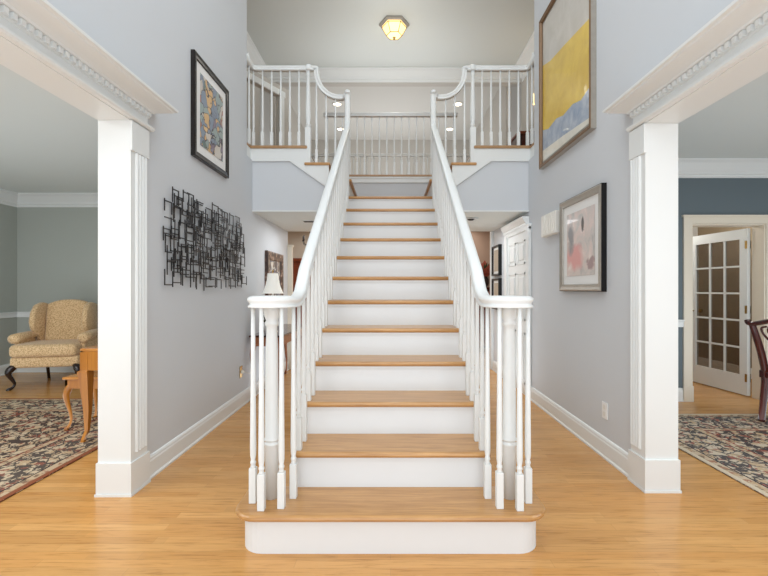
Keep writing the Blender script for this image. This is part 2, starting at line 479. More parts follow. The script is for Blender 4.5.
# back hall beyond the stairs
wallbox('wall_back_hall_end', 'beige', (-3.2, 1.62, 9.0, 9.1, 0, 2.6))
wallbox('wall_back_hall_taupe', 'brownwall', (1.62, 3.4, 8.6, 8.7, 0, 2.6))
wallbox('wall_back_hall_left', 'beige', (-3.2, -3.1, 6.45, 9, 0, 2.6), (-3.1, -OX, 6.45, 6.5, 0, 2.6))
wallbox('wall_back_hall_right', 'beige', (3.3, 3.4, 6.45, 9, 0, 2.6), (OX, 3.4, 6.45, 6.5, 0, 2.6))
wallbox('ceiling_back_hall', 'ceil', (-3.2, 3.4, 6.45, 9.1, 2.45, 2.55))
m = MB(); m.box(-1.60, -1.50, 6.43, 6.50, 0, 1.87, .004); m.box(-1.61, -1.49, 6.42, 6.51, 1.87, 1.90, .004)
struct('trim_hall_casing_left', m, M['cream'])
struct('trim_hall_casing_right', MB().box(1.53, 1.60, 6.43, 6.50, 0, 2.106, .004), M['white'])

# upper left: cased doorway set in an angled wall
P1 = Vector((-2.35, 5.70, 0)); P2 = Vector((-1.66, 6.90, 0)); dv = (P2-P1).normalized(); L = (P2-P1).length
Mx = Matrix.Translation((P1.x, P1.y, ZU)) @ Matrix.Rotation(math.atan2(dv.y, dv.x), 4, 'Z')
m = MB(); m.box(0, .28, 0, .08, 0, 1.62); m.box(1.17, L, 0, .08, 0, 1.62); m.box(.28, 1.17, 0, .08, 1.45, 1.62); m.xf(Mx)
struct('wall_upper_angled', m, M['tan'])
m = MB(); m.box(.20, .28, -.02, .0, 0, 1.45); m.box(1.17, 1.26, -.02, .0, 0, 1.45); m.box(.18, 1.28, -.025, .0, 1.45, 1.54, .004); m.xf(Mx)
struct('trim_upper_doorway', m, M['white'])

# ------------------------------------------------------------------ the staircase
YN = lambda n: 1.92 + T_*(n-1)          # nosing front of tread n
st = thing('staircase', 'central straight staircase with oak treads and white painted risers', 'staircase', (0, 1.96, 0))
def rrect(x, y0, y1, r, seg=7):
    """front rounded, back square; from back left round the front to back right"""
    pts = [(-x, y1)]
    for k in range(seg+1):
        a = PI + (PI/2)*k/seg
        pts.append((-x+r+r*math.cos(a), y0+r+r*math.sin(a)))
    for k in range(seg+1):
        a = 1.5*PI + (PI/2)*k/seg
        pts.append((x-r+r*math.cos(a), y0+r+r*math.sin(a)))
    pts.append((x, y1)); return pts
def tread_mesh(x, y0, y1, r, ztop, th=.03):
    m = MB(); rings = []
    for k in range(7):                    # half-round nosing
        a = -PI/2 + PI*k/6
        ins = th/2*(1-math.cos(a)); z = ztop-th/2+th/2*math.sin(a)
        rings.append([(px, py, z) for px, py in rrect(x-ins, y0+ins, y1, max(r-ins, .004))])
    m.loft(rings)
    return m
part('tread', tread_mesh(.742, 1.92, 2.22, .12, .19), M['tread'], st)
m = MB(); m.prism([(px, py) for px, py in rrect(.706, 1.955, 2.21, .11)], 'z', 0, .16)
m.prism([(px, py) for px, py in rrect(.713, 1.947, 2.21, .115)], 'z', 0.145, .16)
part('riser', m, M['riser'], st)
for n in range(2, 12):
    part('tread', tread_mesh(.522, YN(n), YN(n)+T_+.03, .012, R_*n), M['tread'], st)
for n in range(2, 13):
    m = MB(); m.box(-.4845, .4845, YN(n)+.03, YN(n)+.048, R_*(n-1), R_*n-.03)
    m.box(-.4845, .4845, YN(n)+.02, YN(n)+.0295, R_*n-.045, R_*n-.0305)
    part('riser', m, M['riser'], st)
# landing and the short flights at its sides
m = tread_mesh(.50, YN(12), 6.0, .012, R_*12); part('landing', m, M['tread'], st)
for s in (-1, 1):
    pts = [(2.05, 0)]
    for n in range(2, 13):
        pts += [(YN(n)+.03, R_*(n-1)), (YN(n)+.03, R_*n-.03)]
    pts += [(4.84, 2.25), (4.84, 0)]
    a, b = (s*.50, s*.485)
    m = MB(); m.prism(pts, 'x', a, b); part('stringer', m, M['white'], st)
    for n, (xa, xb) in ((13, (.44, .72)), (14, (.685, .975))):
        m = MB(); a, b = sorted((s*xa, s*xb)); m.box(a, b, 4.766, 6.0, R_*n-.03, R_*n, .008); part('tread', m, M['tread'], st)
        m = MB(); a, b = sorted((s*(xa+.03), s*(xa+.048))); m.box(a, b, 4.802, 6.0, R_*(n-1), R_*n-.03); part('riser', m, M['riser'], st)
    m = MB(); a, b = sorted((s*.955, s*.965)); m.box(a, b, 4.81, 6.0, R_*14, ZU-.03); part('riser', m, M['riser'], st)

# ------------------------------------------------------------------ railings
RAILP = [(-.030,-.052), (.030,-.052), (.030,-.044), (.022,-.038), (.022,-.030), (.031,-.022), (.032,-.010), (.025,-.002), (.012,.003),
         (-.012,.003), (-.025,-.002), (-.032,-.010), (-.031,-.022), (-.022,-.030), (-.022,-.038), (-.030,-.044)]
def baluster(x, y, z0, z1, blk=.17, w=.0165):
    m = MB(); hb = min(blk, (z1-z0)*.3)
    m.box(x-w, x+w, y-w, y+w, z0, z0+hb, .002, 1)
    h = z1-z0-hb
    prof = [(w*.9, hb), (w*.70, hb+.008), (w*.66, hb+.016), (w*.84, hb+.022), (w*.84, hb+.028), (w*.62, hb+.036), (w*.86, hb+.06), (w*.90, hb+.10),
            (w*.80, hb+h*.35), (w*.66, hb+h*.7), (w*.58, z1-z0)]
    m.lathe(prof, x, y, 12, z0=z0)
    return m
def catmull(P, n=8):
    P = [Vector(p) for p in P]; out = []
    for i in range(len(P)-1):
        a = P[max(i-1, 0)]; b = P[i]; c = P[i+1]; d = P[min(i+2, len(P)-1)]
        for k in range(n):
            t = k/n
            out.append(.5*((2*b) + (c-a)*t + (2*a-5*b+4*c-d)*t*t + (-a+3*b-3*c+d)*t**3))
    out.append(P[-1]); return out

def railz(y):   # top of sloped rail
    return 3.055 - .731*(4.70 - y)
RX = .484
def stair_rail(s, side):
    r = thing('stair_railing', 'white stair railing on the %s of the stairs, with scrolled volute end and turned balusters' % side, 'railing', (s*.60, 2.12, .19))
    # handrail: goose neck top, slope, easing, volute
    pts = [(s*RX, 4.745, 3.44), (s*RX, 4.745, 3.30), (s*RX, 4.745, 3.17)]
    pts += [(s*RX, 4.735, 3.10), (s*RX, 4.70, railz(4.70)-.01), (s*RX, 4.62, railz(4.62)-.005)]
    up = catmull(pts, 5)
    sl = [(s*RX, y, railz(y)) for y in (4.4, 4.0, 3.5, 3.0, 2.6, 2.42, 2.36)]
    ez = [(s*RX, 2.31, 1.255+.03), (s*RX, 2.25, 1.225), (s*RX, 2.17, 1.196)]
    m = MB()
    ctr = (s*.592, 2.105)
    vol = []
    for k in range(0, 33):
        th = k/32*2*PI*1.05
        rad = .093 - (.040*max(0, (th-1.1*PI))/(0.95*PI))
        vol.append((s*(.577 - rad*math.cos(th)), ctr[1]-.01 - rad*1.22*math.sin(th), 1.190))
    path = list(up) + [Vector(p) for p in sl] + [Vector(p) for p in ez] + [Vector(p) for p in vol]
    # clean: resample close points
    q = [path[0]]
    for p in path[1:]:
        if (p-q[-1]).length > .012: q.append(p)
    m.sweep(RAILP, q, S1=(-1,0,0))
    m.lathe([(.0, -.052), (.058, -.052), (.060, -.044), (.052, -.036), (.060, -.020), (.058, -.004), (.030, .003), (0, .004)], ctr[0], ctr[1], 24, z0=1.190)
    m.lathe([(.028, -.01), (.032, .0), (.030, .018), (.016, .03), (0, .033)], s*RX, 4.745, 16, z0=3.435)
    part('handrail', m, M['white'], r)
    # newel under the volute
    prof = [(.033, 0), (.033, .26), (.036, .265), (.036, .272), (.031, .276), (.031, .283), (.036, .287), (.036, .294), (.0325, .30), (.032, .5),
            (.030, .74), (.026, .83), (.026, .85), (.034, .86), (.034, .87), (.028, .88), (.036, .90), (.040, .93), (.040, .948)]
    part('newel_post', MB().lathe(prof, ctr[0], ctr[1], 24, z0=.19), M['white'], r)
    for x, y in ((.668, 2.052), (.606, 1.982), (.517, 2.002), (.482, 2.098)):
        part('baluster', baluster(s*x, y, .19, 1.142), M['white'], r)
    for n in range(2, 12):
        for k in (0, 1):
            y = YN(n)+.045+k*T_/2
            zt = (1.16 if y < 2.25 else railz(y)-.062)
            part('baluster', baluster(s*RX, y, R_*n, zt, .17+(.09 if k else 0)), M['white'], r)
    # top post carries the goose neck
    m = MB(); m.box(s*RX-.018, s*RX+.018, 4.727, 4.765, 2.28, 3.10, .003); part('newel_post', m, M['white'], r)
stair_rail(-1, 'left'); stair_rail(1, 'right')

def gallery_rail(s, side):
    r = thing('gallery_railing', 'white upper gallery railing %s of the stairs with swooping handrail' % side, 'railing', (s*1.30, 4.82, ZU))
    y = 4.82; zt = 3.770
    m = MB()
    lvl = [(s*1.583, YE+.01, zt+.045), (s*1.583, 4.69, zt+.005), (s*1.583, 4.77, zt), (s*1.560, 4.81, zt), (s*1.52, y, zt), (s*1.2, y, zt), (s*.93, y, zt)]
    m.sweep(RAILP, lvl)
    gn = [(s*.93, y, zt), (s*.86, y, zt), (s*.832, y, zt-.008), (s*.820, y, zt-.035), (s*.815, y, zt-.11), (s*.79, y, zt-.19), (s*.74, y, zt-.262),
          (s*.68, y, zt-.305), (s*.61, y, zt-.328), (s*.53, y-.01, zt-.332), (s*.50, y-.05, zt-.33)]
    m2 = catmull(gn, 4)
    m.sweep(RAILP, m2, None)
    m.lathe([(.036, -.055), (.042, -.04), (.042, 0), (.030, .012), (0, .016)], s*.935, y, 16, z0=zt)
    part('handrail', m, M['white'], r)
    # turned newel
    m = MB(); x = s*.94
    m.box(x-.032, x+.032, y-.032, y+.032, 2.66, ZU+.22, .004)
    m.lathe([(.032, .22), (.022, .235), (.030, .245), (.030, .26), (.020, .27), (.031, .33), (.030, .42), (.024, .60), (.019, .78), (.018, .80), (.026, .81), (.026, .825), (.019, .835), (.028, .875)], x, y, 16, z0=ZU)
    part('newel_post', m, M['white'], r)
    for i in range(6):
        part('baluster', baluster(s*(1.045+.104*i), y, ZU, zt-.05, .17, .016), M['white'], r)
    part('baluster', baluster(s*1.583, 4.72, ZU, zt-.05, .17, .016), M['white'], r)
    for x, z0 in ((.845, 2.66), (.735, 2.66), (.63, 2.47)):
        dz = {.845: .10, .735: .33, .63: .375}[x]
        part('baluster', baluster(s*x, y, z0, zt-dz, .16, .015), M['white'], r)
gallery_rail(-1, 'left'); gallery_rail(1, 'right')

def straight_rail(name, label, y, x0, x1, z, zt, n, w):
    r = thing(name, label, 'railing', ((x0+x1)/2, y, z))
    m = MB(); m.sweep(RAILP, [(x0, y, zt), (0, y, zt), (x1, y, zt)])
    part('handrail', m, M['white'], r)
    for i in range(n):
        part('baluster', baluster(x0+(x1-x0)*(i+.5)/n, y, z, zt-.05, .19, w), M['white'], r)
straight_rail('balcony_railing', 'white balcony railing across the back of the stair landing', 6.04, -.955, .955, ZU, 3.745, 18, .015)
straight_rail('balcony_railing', 'farther white railing beyond the upper hall, seen through the landing railing', 7.66, -2.2, 2.2, ZU, 3.68, 36, .018)

# ------------------------------------------------------------------ lights in the ceiling
lt = thing('ceiling_light', 'hexagonal flush ceiling light with glowing faceted glass bowl', 'light', (.055, 6.25, ZC))
def hexring(r, z, rot=0, n=6): return [(.055+r*math.cos(rot+2*PI*i/n), 6.25+r*math.sin(rot+2*PI*i/n), z) for i in range(n)]
m = MB(); m.loft([hexring(.225, ZC), hexring(.225, ZC-.025), hexring(.195, ZC-.04), hexring(.19, ZC-.04), hexring(.19, ZC)]); part('canopy', m, M['silver'], lt)
m = MB()
m.loft([hexring(.18, ZC-.03), hexring(.175, ZC-.06), hexring(.11, ZC-.17), hexring(.02, ZC-.20)]); part('glass_bowl', m, M['bulb'], lt)
m = MB()
for i in range(6):
    a = hexring(.183, ZC-.055)[i]; b = hexring(.115, ZC-.172)[i]; c = hexring(.115, ZC-.172)[(i+1) % 6]
    m.tube([a, b], .005, 6); m.tube([b, c], .005, 6); m.tube([a, hexring(.183, ZC-.055)[(i+1) % 6]], .005, 6)
m.lathe([(0, -.235), (.015, -.225), (.015, -.21), (.025, -.20)], .055, 6.25, 10, z0=ZC)
part('frame', m, M['brass'], lt)
for lab, x, y in (('left of the four, nearer', -1.13, 8.95), ('right of the four, nearer', 1.43, 8.95), ('left of the four, farther', -1.22, 10.35), ('right of the four, farther', 1.45, 10.35)):
    t = thing('recessed_light', 'small glowing recessed downlight in the far room ceiling, %s' % lab, 'light', (x, y, ZC), group='recessed downlights beyond the upper hall')
    part('trim_ring', MB().lathe([(.10, 0), (.11, -.008), (.085, -.012), (.08, 0)], x, y, 20, z0=ZC), M['white'], t)
    part('lens', MB().lathe([(.0, -.004), (.078, -.006), (.078, 0)], x, y, 20, z0=ZC), M['downlight'], t)
# under the gallery
t = thing('ceiling_vent', 'narrow dark-slotted ceiling vent under the left gallery', 'vent', (-1.03, 5.45, 2.106))
part('frame', MB().box(-1.13, -.93, 5.40, 5.52, 2.098, 2.106), M['white'], t)
m = MB()
for i in range(3): m.box(-1.12, -.94, 5.415+i*.035, 5.432+i*.035, 2.094, 2.099)
part('slots', m, M['black'], t)
t = thing('recessed_spotlight', 'round white recessed spot fitting under the right gallery', 'light', (1.0, 5.25, 2.106))
part('trim_ring', MB().lathe([(.085, 0), (.095, -.008), (.065, -.014), (.06, -.002)], 1.0, 5.25, 24, z0=2.106), M['white'], t)
part('lamp', MB().lathe([(.0, -.03), (.03, -.026), (.05, -.005), (.05, 0)], 1.0, 5.25, 20, z0=2.106), M['iron'], t)

# ------------------------------------------------------------------ pictures
def framed(name, label, s, y0, y1, z0, z1, fw, depth, fmat, matw, artmat, cat='picture', side_mat=None, extra=None):
    """on the foyer wall at x = s*WX, facing the middle"""
    t = thing(name, label, cat, (s*WX, (y0+y1)/2, z0))
    xa = s*WX; xb = s*(WX-depth)
    # frame: mitred profile loft
    prof = [(0, 0), (0, depth*.9), (fw*.18, depth), (fw*.55, depth*.86), (fw*.9, depth*.8), (fw, depth*.55), (fw, 0)]
    m = MB(); rings = []
    for cy, cz, iy, iz in ((y0, z0, 1, 1), (y1, z0, -1, 1), (y1, z1, -1, -1), (y0, z1, 1, -1)):
        rings.append([(s*(WX-d), cy+iy*q, cz+iz*q) for q, d in prof])
    m.loft(rings, loop=True)
    part('frame', m, fmat, t)
    if side_mat:
        m = MB(); rings = []
        for cy, cz, iy, iz in ((y0, z0, 1, 1), (y1, z0, -1, 1), (y1, z1, -1, -1), (y0, z1, 1, -1)):
            rings.append([(s*(WX-d), cy+iy*q, cz+iz*q) for q, d in ((-.004, 0), (-.004, depth*.86), (0.0005, depth*.86), (0.0005, 0))])
        m.loft(rings, loop=True); part('frame_edge', m, side_mat, t)
    m = MB(); a, b = sorted((s*(WX-.004), s*(WX-depth*.5))); m.box(a, b, y0+fw*.8, y1-fw*.8, z0+fw*.8, z1-fw*.8); part('mat_board', m, M['mat'], t)
    if artmat:
        m = MB(); xx = s*(WX-depth*.5-.003)
        ya, yb, za, zb = y0+fw+matw, y1-fw-matw, z0+fw+matw, z1-fw-matw
        off = Vector(t.location)
        m.face([(xx, ya, za), (xx, yb, za), (xx, yb, zb), (xx, ya, zb)])
        part('print', m, artmat, t)
    return t

# cubist style print
k = NT('print_cubist'); v = k.coord(); vd = k.noise(v, 5, 2, .5)
vm = k.t.nodes.new('ShaderNodeVectorMath'); vm.operation = 'SCALE'; k.l(vd.outputs[1], vm.inputs[0]); vm.inputs[3].default_value = .35
va = k.t.nodes.new('ShaderNodeVectorMath'); va.operation = 'ADD'; k.l(v, va.inputs[0]); k.l(vm.outputs[0], va.inputs[1])
vo = k.vor(va.outputs[0], 13); ve = k.vor(va.outputs[0], 13, 'DISTANCE_TO_EDGE')
sp = k.t.nodes.new('ShaderNodeSeparateColor'); k.l(vo.outputs['Color'], sp.inputs[0])
c = k.ramp(sp.outputs[0], [(0, srgb(128, 142, 160)), (.2, srgb(214, 176, 122)), (.36, srgb(168, 108, 88)), (.46, srgb(150, 166, 164)), (.66, srgb(206, 198, 188)), (.82, srgb(132, 118, 136)), (.92, srgb(100, 122, 118))], 'CONSTANT')
k.col(k.mix(k.math('LESS_THAN', ve.outputs[0], .035), c, srgb(60, 52, 58)))
artL = k.set(.4, 0, .4, .4)
framed('framed_print', 'dark-framed colourful abstract print high on the left wall', -1, 3.315, 4.02, 2.28, 3.11, .05, .035, M['darkframe'], .07, artL)

# yellow painting: real shapes inside one print mesh (faces by material)
yt = thing('framed_painting', 'large yellow and blue abstract painting high on the right wall', 'picture', (WX, 3.75, 2.45))
y0, y1, z0, z1 = 3.22, 4.335, 2.458, 3.97
prof = [(0, 0), (0, .045), (.012, .05), (.022, .04), (.030, .042), (.036, .03), (.036, 0)]
m = MB(); rings = []
for cy, cz, iy, iz in ((y0, z0, 1, 1), (y1, z0, -1, 1), (y1, z1, -1, -1), (y0, z1, 1, -1)):
    rings.append([(WX-d, cy+iy*q, cz+iz*q) for q, d in prof])
m.loft(rings, loop=True); part('frame', m, M['bronze'], yt)
m = MB(); rings = []
for cy, cz, iy, iz in ((y0, z0, 1, 1), (y1, z0, -1, 1), (y1, z1, -1, -1), (y0, z1, 1, -1)):
    rings.append([(WX-d, cy+iy*q, cz+iz*q) for q, d in ((-.004, 0), (-.004, .042), (.0005, .042), (.0005, 0))])
m.loft(rings, loop=True); part('frame_edge', m, M['silver'], yt)
m = MB(); m.box(WX-.02, WX-.004, y0+.03, y1-.03, z0+.03, z1-.03); part('mat_board', m, M['silver'], yt)
def artmix(name, c1, c2, sc=5):
    k = NT(name); v = k.coord(); nz = k.noise(v, sc, 5, .6, .5); k.col(k.ramp(nz.outputs[0], [(.35, c1), (.65, c2)])); return k.set(.28, 0, .4, .3)
MY = [artmix('paint_yellow', srgb(208, 170, 30), srgb(224, 190, 54)), artmix('paint_stone', srgb(186, 182, 174), srgb(200, 196, 190)),
      artmix('paint_blue_grey', srgb(132, 150, 176), srgb(178, 188, 200), 9), artmix('paint_pale', srgb(214, 212, 200), srgb(232, 228, 214))]
m = MB(); xx = WX-.023
ya, yb, za, zb = y0+.06, y1-.05, z0+.06, z1-.06     # ya near the camera (image right), yb far (image left)
f = lambda u, w: (xx, yb+(ya-yb)*u, za+(zb-za)*w)   # u from far (image left) to near
m.face([f(0, .0), f(1, .0), f(1, .03), f(.5, .06), f(0, .08)], 3)
m.face([f(0, .08), f(.5, .06), f(1, .03), f(1, .20), f(.85, .175), f(.7, .20), f(.5, .19), f(.35, .215), f(.15, .20), f(0, .23)], 2)
m.face([f(0, .23), f(.15, .20), f(.35, .215), f(.5, .19), f(.7, .20), f(.85, .175), f(1, .20), f(1, .585), f(.5, .635), f(.2, .66), f(0, .70)], 0)
m.face([f(0, .70), f(.2, .66), f(.5, .635), f(1, .585), f(1, 1), f(0, 1)], 1)
part('canvas', m, MY, yt)

# pink grey print
k = NT('print_pink_grey'); v = k.coord(); x, y, z = k.xyz(v)
nz = k.noise(v, 7, 5, .6, .8)
c = k.ramp(nz.outputs[0], [(.28, srgb(166, 166, 168)), (.42, srgb(204, 198, 194)), (.58, srgb(222, 204, 198)), (.72, srgb(234, 228, 222))])
def blob(cy, cz, ry, rz, col, c, soft=.6):
    e = k.math('ADD', k.math('POWER', k.math('DIVIDE', k.math('SUBTRACT', y, cy), ry), 2), k.math('POWER', k.math('DIVIDE', k.math('SUBTRACT', z, cz), rz), 2))
    e = k.math('ADD', e, k.math('MULTIPLY', k.math('SUBTRACT', nz.outputs[0], .5), 3.5))
    mr = k.t.nodes.new('ShaderNodeMapRange'); k.l(e, mr.inputs[0]); mr.inputs[1].default_value = 1-soft; mr.inputs[2].default_value = 1+soft; mr.inputs[3].default_value = 1; mr.inputs[4].default_value = 0
    return k.mix(mr.outputs[0], c, col)
c = blob(.10, .28, .15, .10, srgb(222, 160, 158), c)
c = blob(-.19, .22, .07, .05, srgb(160, 138, 140), c, .3)
c = blob(-.05, .53, .025, .06, srgb(70, 64, 66), c, .3)
c = blob(.17, .46, .06, .14, srgb(140, 140, 144), c)
k.col(c); artR = k.set(.4, 0, .4, .4)
framed('framed_print', 'silver-framed pink and grey abstract print low on the right wall', 1, 3.067, 3.82, 1.212, 1.995, .055, .045, M['silver'], .07, artR, side_mat=M['black'])

# small framed prints down the hall on the right
ps = paint('beige_print', srgb(190, 176, 156), .5, .1, 12)
framed('framed_print', 'upper of two small black-framed beige prints on the hall wall at right', 1, 5.95, 6.35, 1.42, 1.86, .03, .05, M['black'], .035, ps)
framed('framed_print', 'lower of two small black-framed beige prints on the hall wall at right', 1, 5.95, 6.35, .93, 1.38, .03, .05, M['black'], .035, ps)

# ornate picture over the console
k = NT('print_dark_blue'); v = k.coord(); nz = k.noise(v, 9, 2, .5, .4)
k.col(k.ramp(nz.outputs[0], [(0, srgb(40, 34, 34)), (.40, srgb(70, 52, 44)), (.47, srgb(58, 74, 108)), (.53, srgb(210, 206, 196)), (.60, srgb(96, 66, 50))], 'CONSTANT')); artH = k.set(.3, 0, .4, .3)
k = NT('carved_brown_frame'); v = k.coord(); nz = k.noise(v, 16, 3, .6)
k.col(k.ramp(nz.outputs[0], [(.42, srgb(52, 34, 28)), (.56, srgb(104, 72, 56)), (.64, srgb(170, 150, 134))])); carved = k.set(.35, 0, .5)
framed('framed_print', 'brown mottled-frame print with dark blue and white shapes on the left wall behind the lamp', -1, 5.27, 6.05, 1.00, 1.71, .11, .04, carved, 0.0, artH)

# ------------------------------------------------------------------ metal wall sculpture
rng = random.Random(11)
m = MB()
def bar(a, b, w=.0038):
    a = Vector(a); b = Vector(b)
    if abs(a.z-b.z) > abs(a.y-b.y): m.box(a.x-.003, a.x+.003, a.y-w, a.y+w, min(a.z, b.z)-w, max(a.z, b.z)+w)
    else: m.box(a.x-.003, a.x+.003, min(a.y, b.y)-w, max(a.y, b.y)+w, a.z-w, a.z+w)
ny, nzr = 15, 9
for i in range(ny):
    for j in range(nzr):
        for rep in range(2 if 0 < i < ny-1 and 0 < j < nzr-1 and rng.random() < .45 else 1):
            cy = 2.95 + (4.42-2.95)*i/(ny-1) + rng.uniform(-.035, .035) + rep*.04
            cz = 1.30 + (1.90-1.30)*j/(nzr-1) + rng.uniform(-.025, .025) + rep*.03
            if rng.random() < .06: continue
            hy = rng.uniform(.040, .068); hz = rng.uniform(.032, .060)
            xx = -WX + rng.choice((.014, .022, .030, .038))
            y0_, y1_, z0_, z1_ = cy-hy, cy+hy, cz-hz, cz+hz
            gap = rng.randrange(4)
            if gap != 0: bar((xx, y0_, z0_), (xx, y1_, z0_))
            if gap != 1: bar((xx, y0_, z1_), (xx, y1_, z1_))
            if gap != 2: bar((xx, y0_, z0_), (xx, y0_, z1_+.012))
            if gap != 3: bar((xx, y1_, z0_-.012), (xx, y1_, z1_))
for yy in (3.1, 3.7, 4.3):
    for zz in (1.4, 1.85):
        m.box(-WX, -WX+.03, yy-.004, yy+.004, zz-.004, zz+.004)
whole('wall_sculpture', m, M['iron'], (-WX, 3.68, 1.25), 'black metal wall sculpture of overlapping open wire rectangles on the left wall', 'sculpture')

# ------------------------------------------------------------------ wall devices
t = thing('wall_mounted_chime', 'cream ribbed door chime box on the right wall beside the silver-framed print', 'chime', (WX, 4.2, 1.76))
part('housing', MB().box(WX-.055, WX, 3.89, 4.25, 1.745, 1.955, .006), M['chime'], t)
m = MB()
for i in range(7): m.box(WX-.060, WX-.052, 3.92+i*.044, 3.942+i*.044, 1.755, 1.945, .002)
part('ribs', m, M['chime'], t)
t = thing('wall_outlet', 'white power outlet low on the right wall', 'outlet', (WX, 3.08, .34))
part('plate', MB().box(WX-.008, WX, 3.045, 3.12, .28, .40, .003), M['plate'], t)
m = MB()
for z in (.315, .365): m.box(WX-.010, WX-.007, 3.066, 3.100, z-.016, z+.016, .001)
part('socket', m, M['chime'], t)
t = thing('wall_outlet', 'brass outlet plate low on the left wall beside the console table', 'outlet', (-WX, 4.42, .36))
part('plate', MB().box(-WX, -WX+.008, 4.385, 4.455, .30, .42, .003), M['brass'], t)
part('plug', MB().box(-WX+.006, -WX+.035, 4.405, 4.435, .345, .375, .004), M['chime'], t)
m = MB(); m.tube(catmull([(-WX+.034, 4.42, .36), (-WX+.07, 4.48, .33), (-WX+.06, 4.58, .34), (-WX+.03, 4.70, .42), (-WX+.025, 4.76, .60)], 5), .003, 6)
part('cord', m, M['chime'], t)

# ------------------------------------------------------------------ doors
# door 1: panelled door with pediment on the right wall under the gallery
d = bpy.data.objects.new('door_1', None); COL.objects.link(d); d['kind'] = 'structure'; d.location = (WX, 5.2, 0)
m = MB(); m.box(WX-.012, WX, 4.80, 5.60, 0, 1.90)
pan = [(4.88, 5.16), (5.24, 5.52)]
for ya_, yb_ in pan:
    for za_, zb_ in ((.12, .72), (.86, 1.42), (1.52, 1.80)):
        m.box(WX-.020, WX-.010, ya_, yb_, za_, za_+.02); m.box(WX-.020, WX-.010, ya_, yb_, zb_-.02, zb_)
        m.box(WX-.020, WX-.010, ya_, ya_+.02, za_, zb_); m.box(WX-.020, WX-.010, yb_-.02, yb_, za_, zb_)
        m.box(WX-.022, WX-.010, ya_+.05, yb_-.05, za_+.05, zb_-.05, .006)
part('door_leaf', m, M['white'], d)
m = MB(); m.box(WX-.035, WX, 4.70, 4.80, 0, 1.93, .005); m.box(WX-.035, WX, 5.60, 5.70, 0, 1.93, .005); m.box(WX-.03, WX, 4.70, 5.70, 1.90, 1.96)
part('casing', m, M['white'], d)
m = MB(); m.prism([(WX, 1.95), (WX-.04, 1.95), (WX-.04, 1.98), (WX-.05, 1.99), (WX-.075, 2.03), (WX-.08, 2.05), (WX, 2.05)], 'y', 4.78, 5.72)
part('pediment', m, M['white'], d)

# door 2: glazed fifteen-light door, standing open
d = bpy.data.objects.new('door_2', None); COL.objects.link(d); d['kind'] = 'structure'
hx_, hy_ = 4.075, 4.80
d.location = (hx_, hy_, .012); ang = math.atan2(5.60-hy_, 4.00-hx_)
d.rotation_euler = (0, 0, ang)
W = .80; HT = 1.905
m = MB(); th = .02
m.box(0, .095, -th, th, 0, HT); m.box(W-.08, W, -th, th, 0, HT); m.box(.0951, W-.0801, -th, th, HT-.115, HT); m.box(.0951, W-.0801, -th, th, 0, .225)
gx0, gx1, gz0, gz1 = .0951, W-.0801, .225, HT-.115
for i in range(1, 3):
    xx = gx0+(gx1-gx0)*i/3; m.box(xx-.010, xx+.010, -.014, .014, gz0, gz1)
for i in range(1, 5):
    zz = gz0+(gz1-gz0)*i/5; m.box(gx0, gx1, -.014, .014, zz-.010, zz+.010)
build('door_leaf', m, M['white'], d)
m = MB(); m.box(gx0, gx1, -.003, .003, gz0, gz1); build('pane', m, M['glass'], d)
m = MB()
for z in (.20, .98, 1.72): m.box(.0, .022, -.028, -.018, z-.045, z+.045); m.box(.0, .022, .018, .028, z-.045, z+.045)
build('hinge', m, M['brass'], d)
for sg in (-1, 1):
    m = MB(); m.tube([(W-.05, sg*.02, .93), (W-.05, sg*.05, .93), (W-.05, sg*.062, .93), (W-.05, sg*.085, .93), (W-.05, sg*.095, .93)], [.008, .008, .022, .026, .008], 12)
    build('door_knob', m, M['brass'], d)
# its casing
m = MB()
for xa, xb in ((3.20, 3.29), (4.10, 4.19)): m.box(xa, xb, 4.60, 4.62, 0, 1.9395)
m.box(3.20, 4.19, 4.60, 4.62, 1.94, 2.012); m.box(3.185, 4.205, 4.588, 4.62, 2.0125, 2.035, .003)
m.box(3.2905, 3.305, 4.615, 4.77, 0, 1.924); m.box(4.085, 4.0995, 4.615, 4.77, 0, 1.924); m.box(3.2905, 4.0995, 4.615, 4.77, 1.925, 1.9385)
m.box(3.19, 3.298, 4.585, 4.5995, 0, .17, .003)
struct('trim_door_casing', m, M['cream'])

# ------------------------------------------------------------------ rugs
rl = rug_mat('rug_left_wool', 1.65, 2.1, srgb(196, 168, 134), srgb(44, 38, 48), srgb(140, 66, 56), srgb(208, 190, 162), srgb(150, 92, 66))
whole('oriental_rug', MB().box(-5.54+.0, -2.24, .49, 4.69, .0, .012, .004, 1), rl, (-3.89, 2.59, 0), 'cream, navy and rust oriental rug in the left room', 'rug')
rr = rug_mat('rug_right_wool', 1.7, 1.75, srgb(206, 180, 146), srgb(42, 44, 60), srgb(158, 76, 68), srgb(218, 204, 182), srgb(222, 208, 184))
whole('oriental_rug', MB().box(2.21, 5.61, .61, 4.11, 0, .012, .004, 1), rr, (3.91, 2.36, 0), 'cream, navy and pink oriental rug in the right dining room', 'rug')

# ------------------------------------------------------------------ furniture
def cabriole(m, x, y, ztop, dx, dy, k=1.0, r0=.028, r1=.014, z0=0):
    """cabriole leg; knee pushes out along (dx,dy)"""
    h = ztop-z0
    pts = [(0, 1.0, r0*1.25), (.018, .88, r0*1.35), (.026, .76, r0*1.15), (.018, .58, r0*.85), (.004, .40, r0*.66), (-.004, .24, r1), (.004, .12, r1), (.020, .05, r1*1.35), (.026, .02, r1*1.7), (.022, .0, r1*1.5)]
    m.tube(catmull([(x+dx*a*k, y+dy*a*k, z0+b*h) for a, b, _ in pts], 3), sum([[p[2] + (q[2]-p[2])*t/3 for t in range(3)] for p, q in zip(pts, pts[1:])], []) + [pts[-1][2]], 10)
    return m

def softbox(x0, x1, y0, y1, z0, z1, bev=.05, seg=4, puff=0):
    m = MB(); m.box(x0, x1, y0, y1, z0, z1, bev, seg); return m

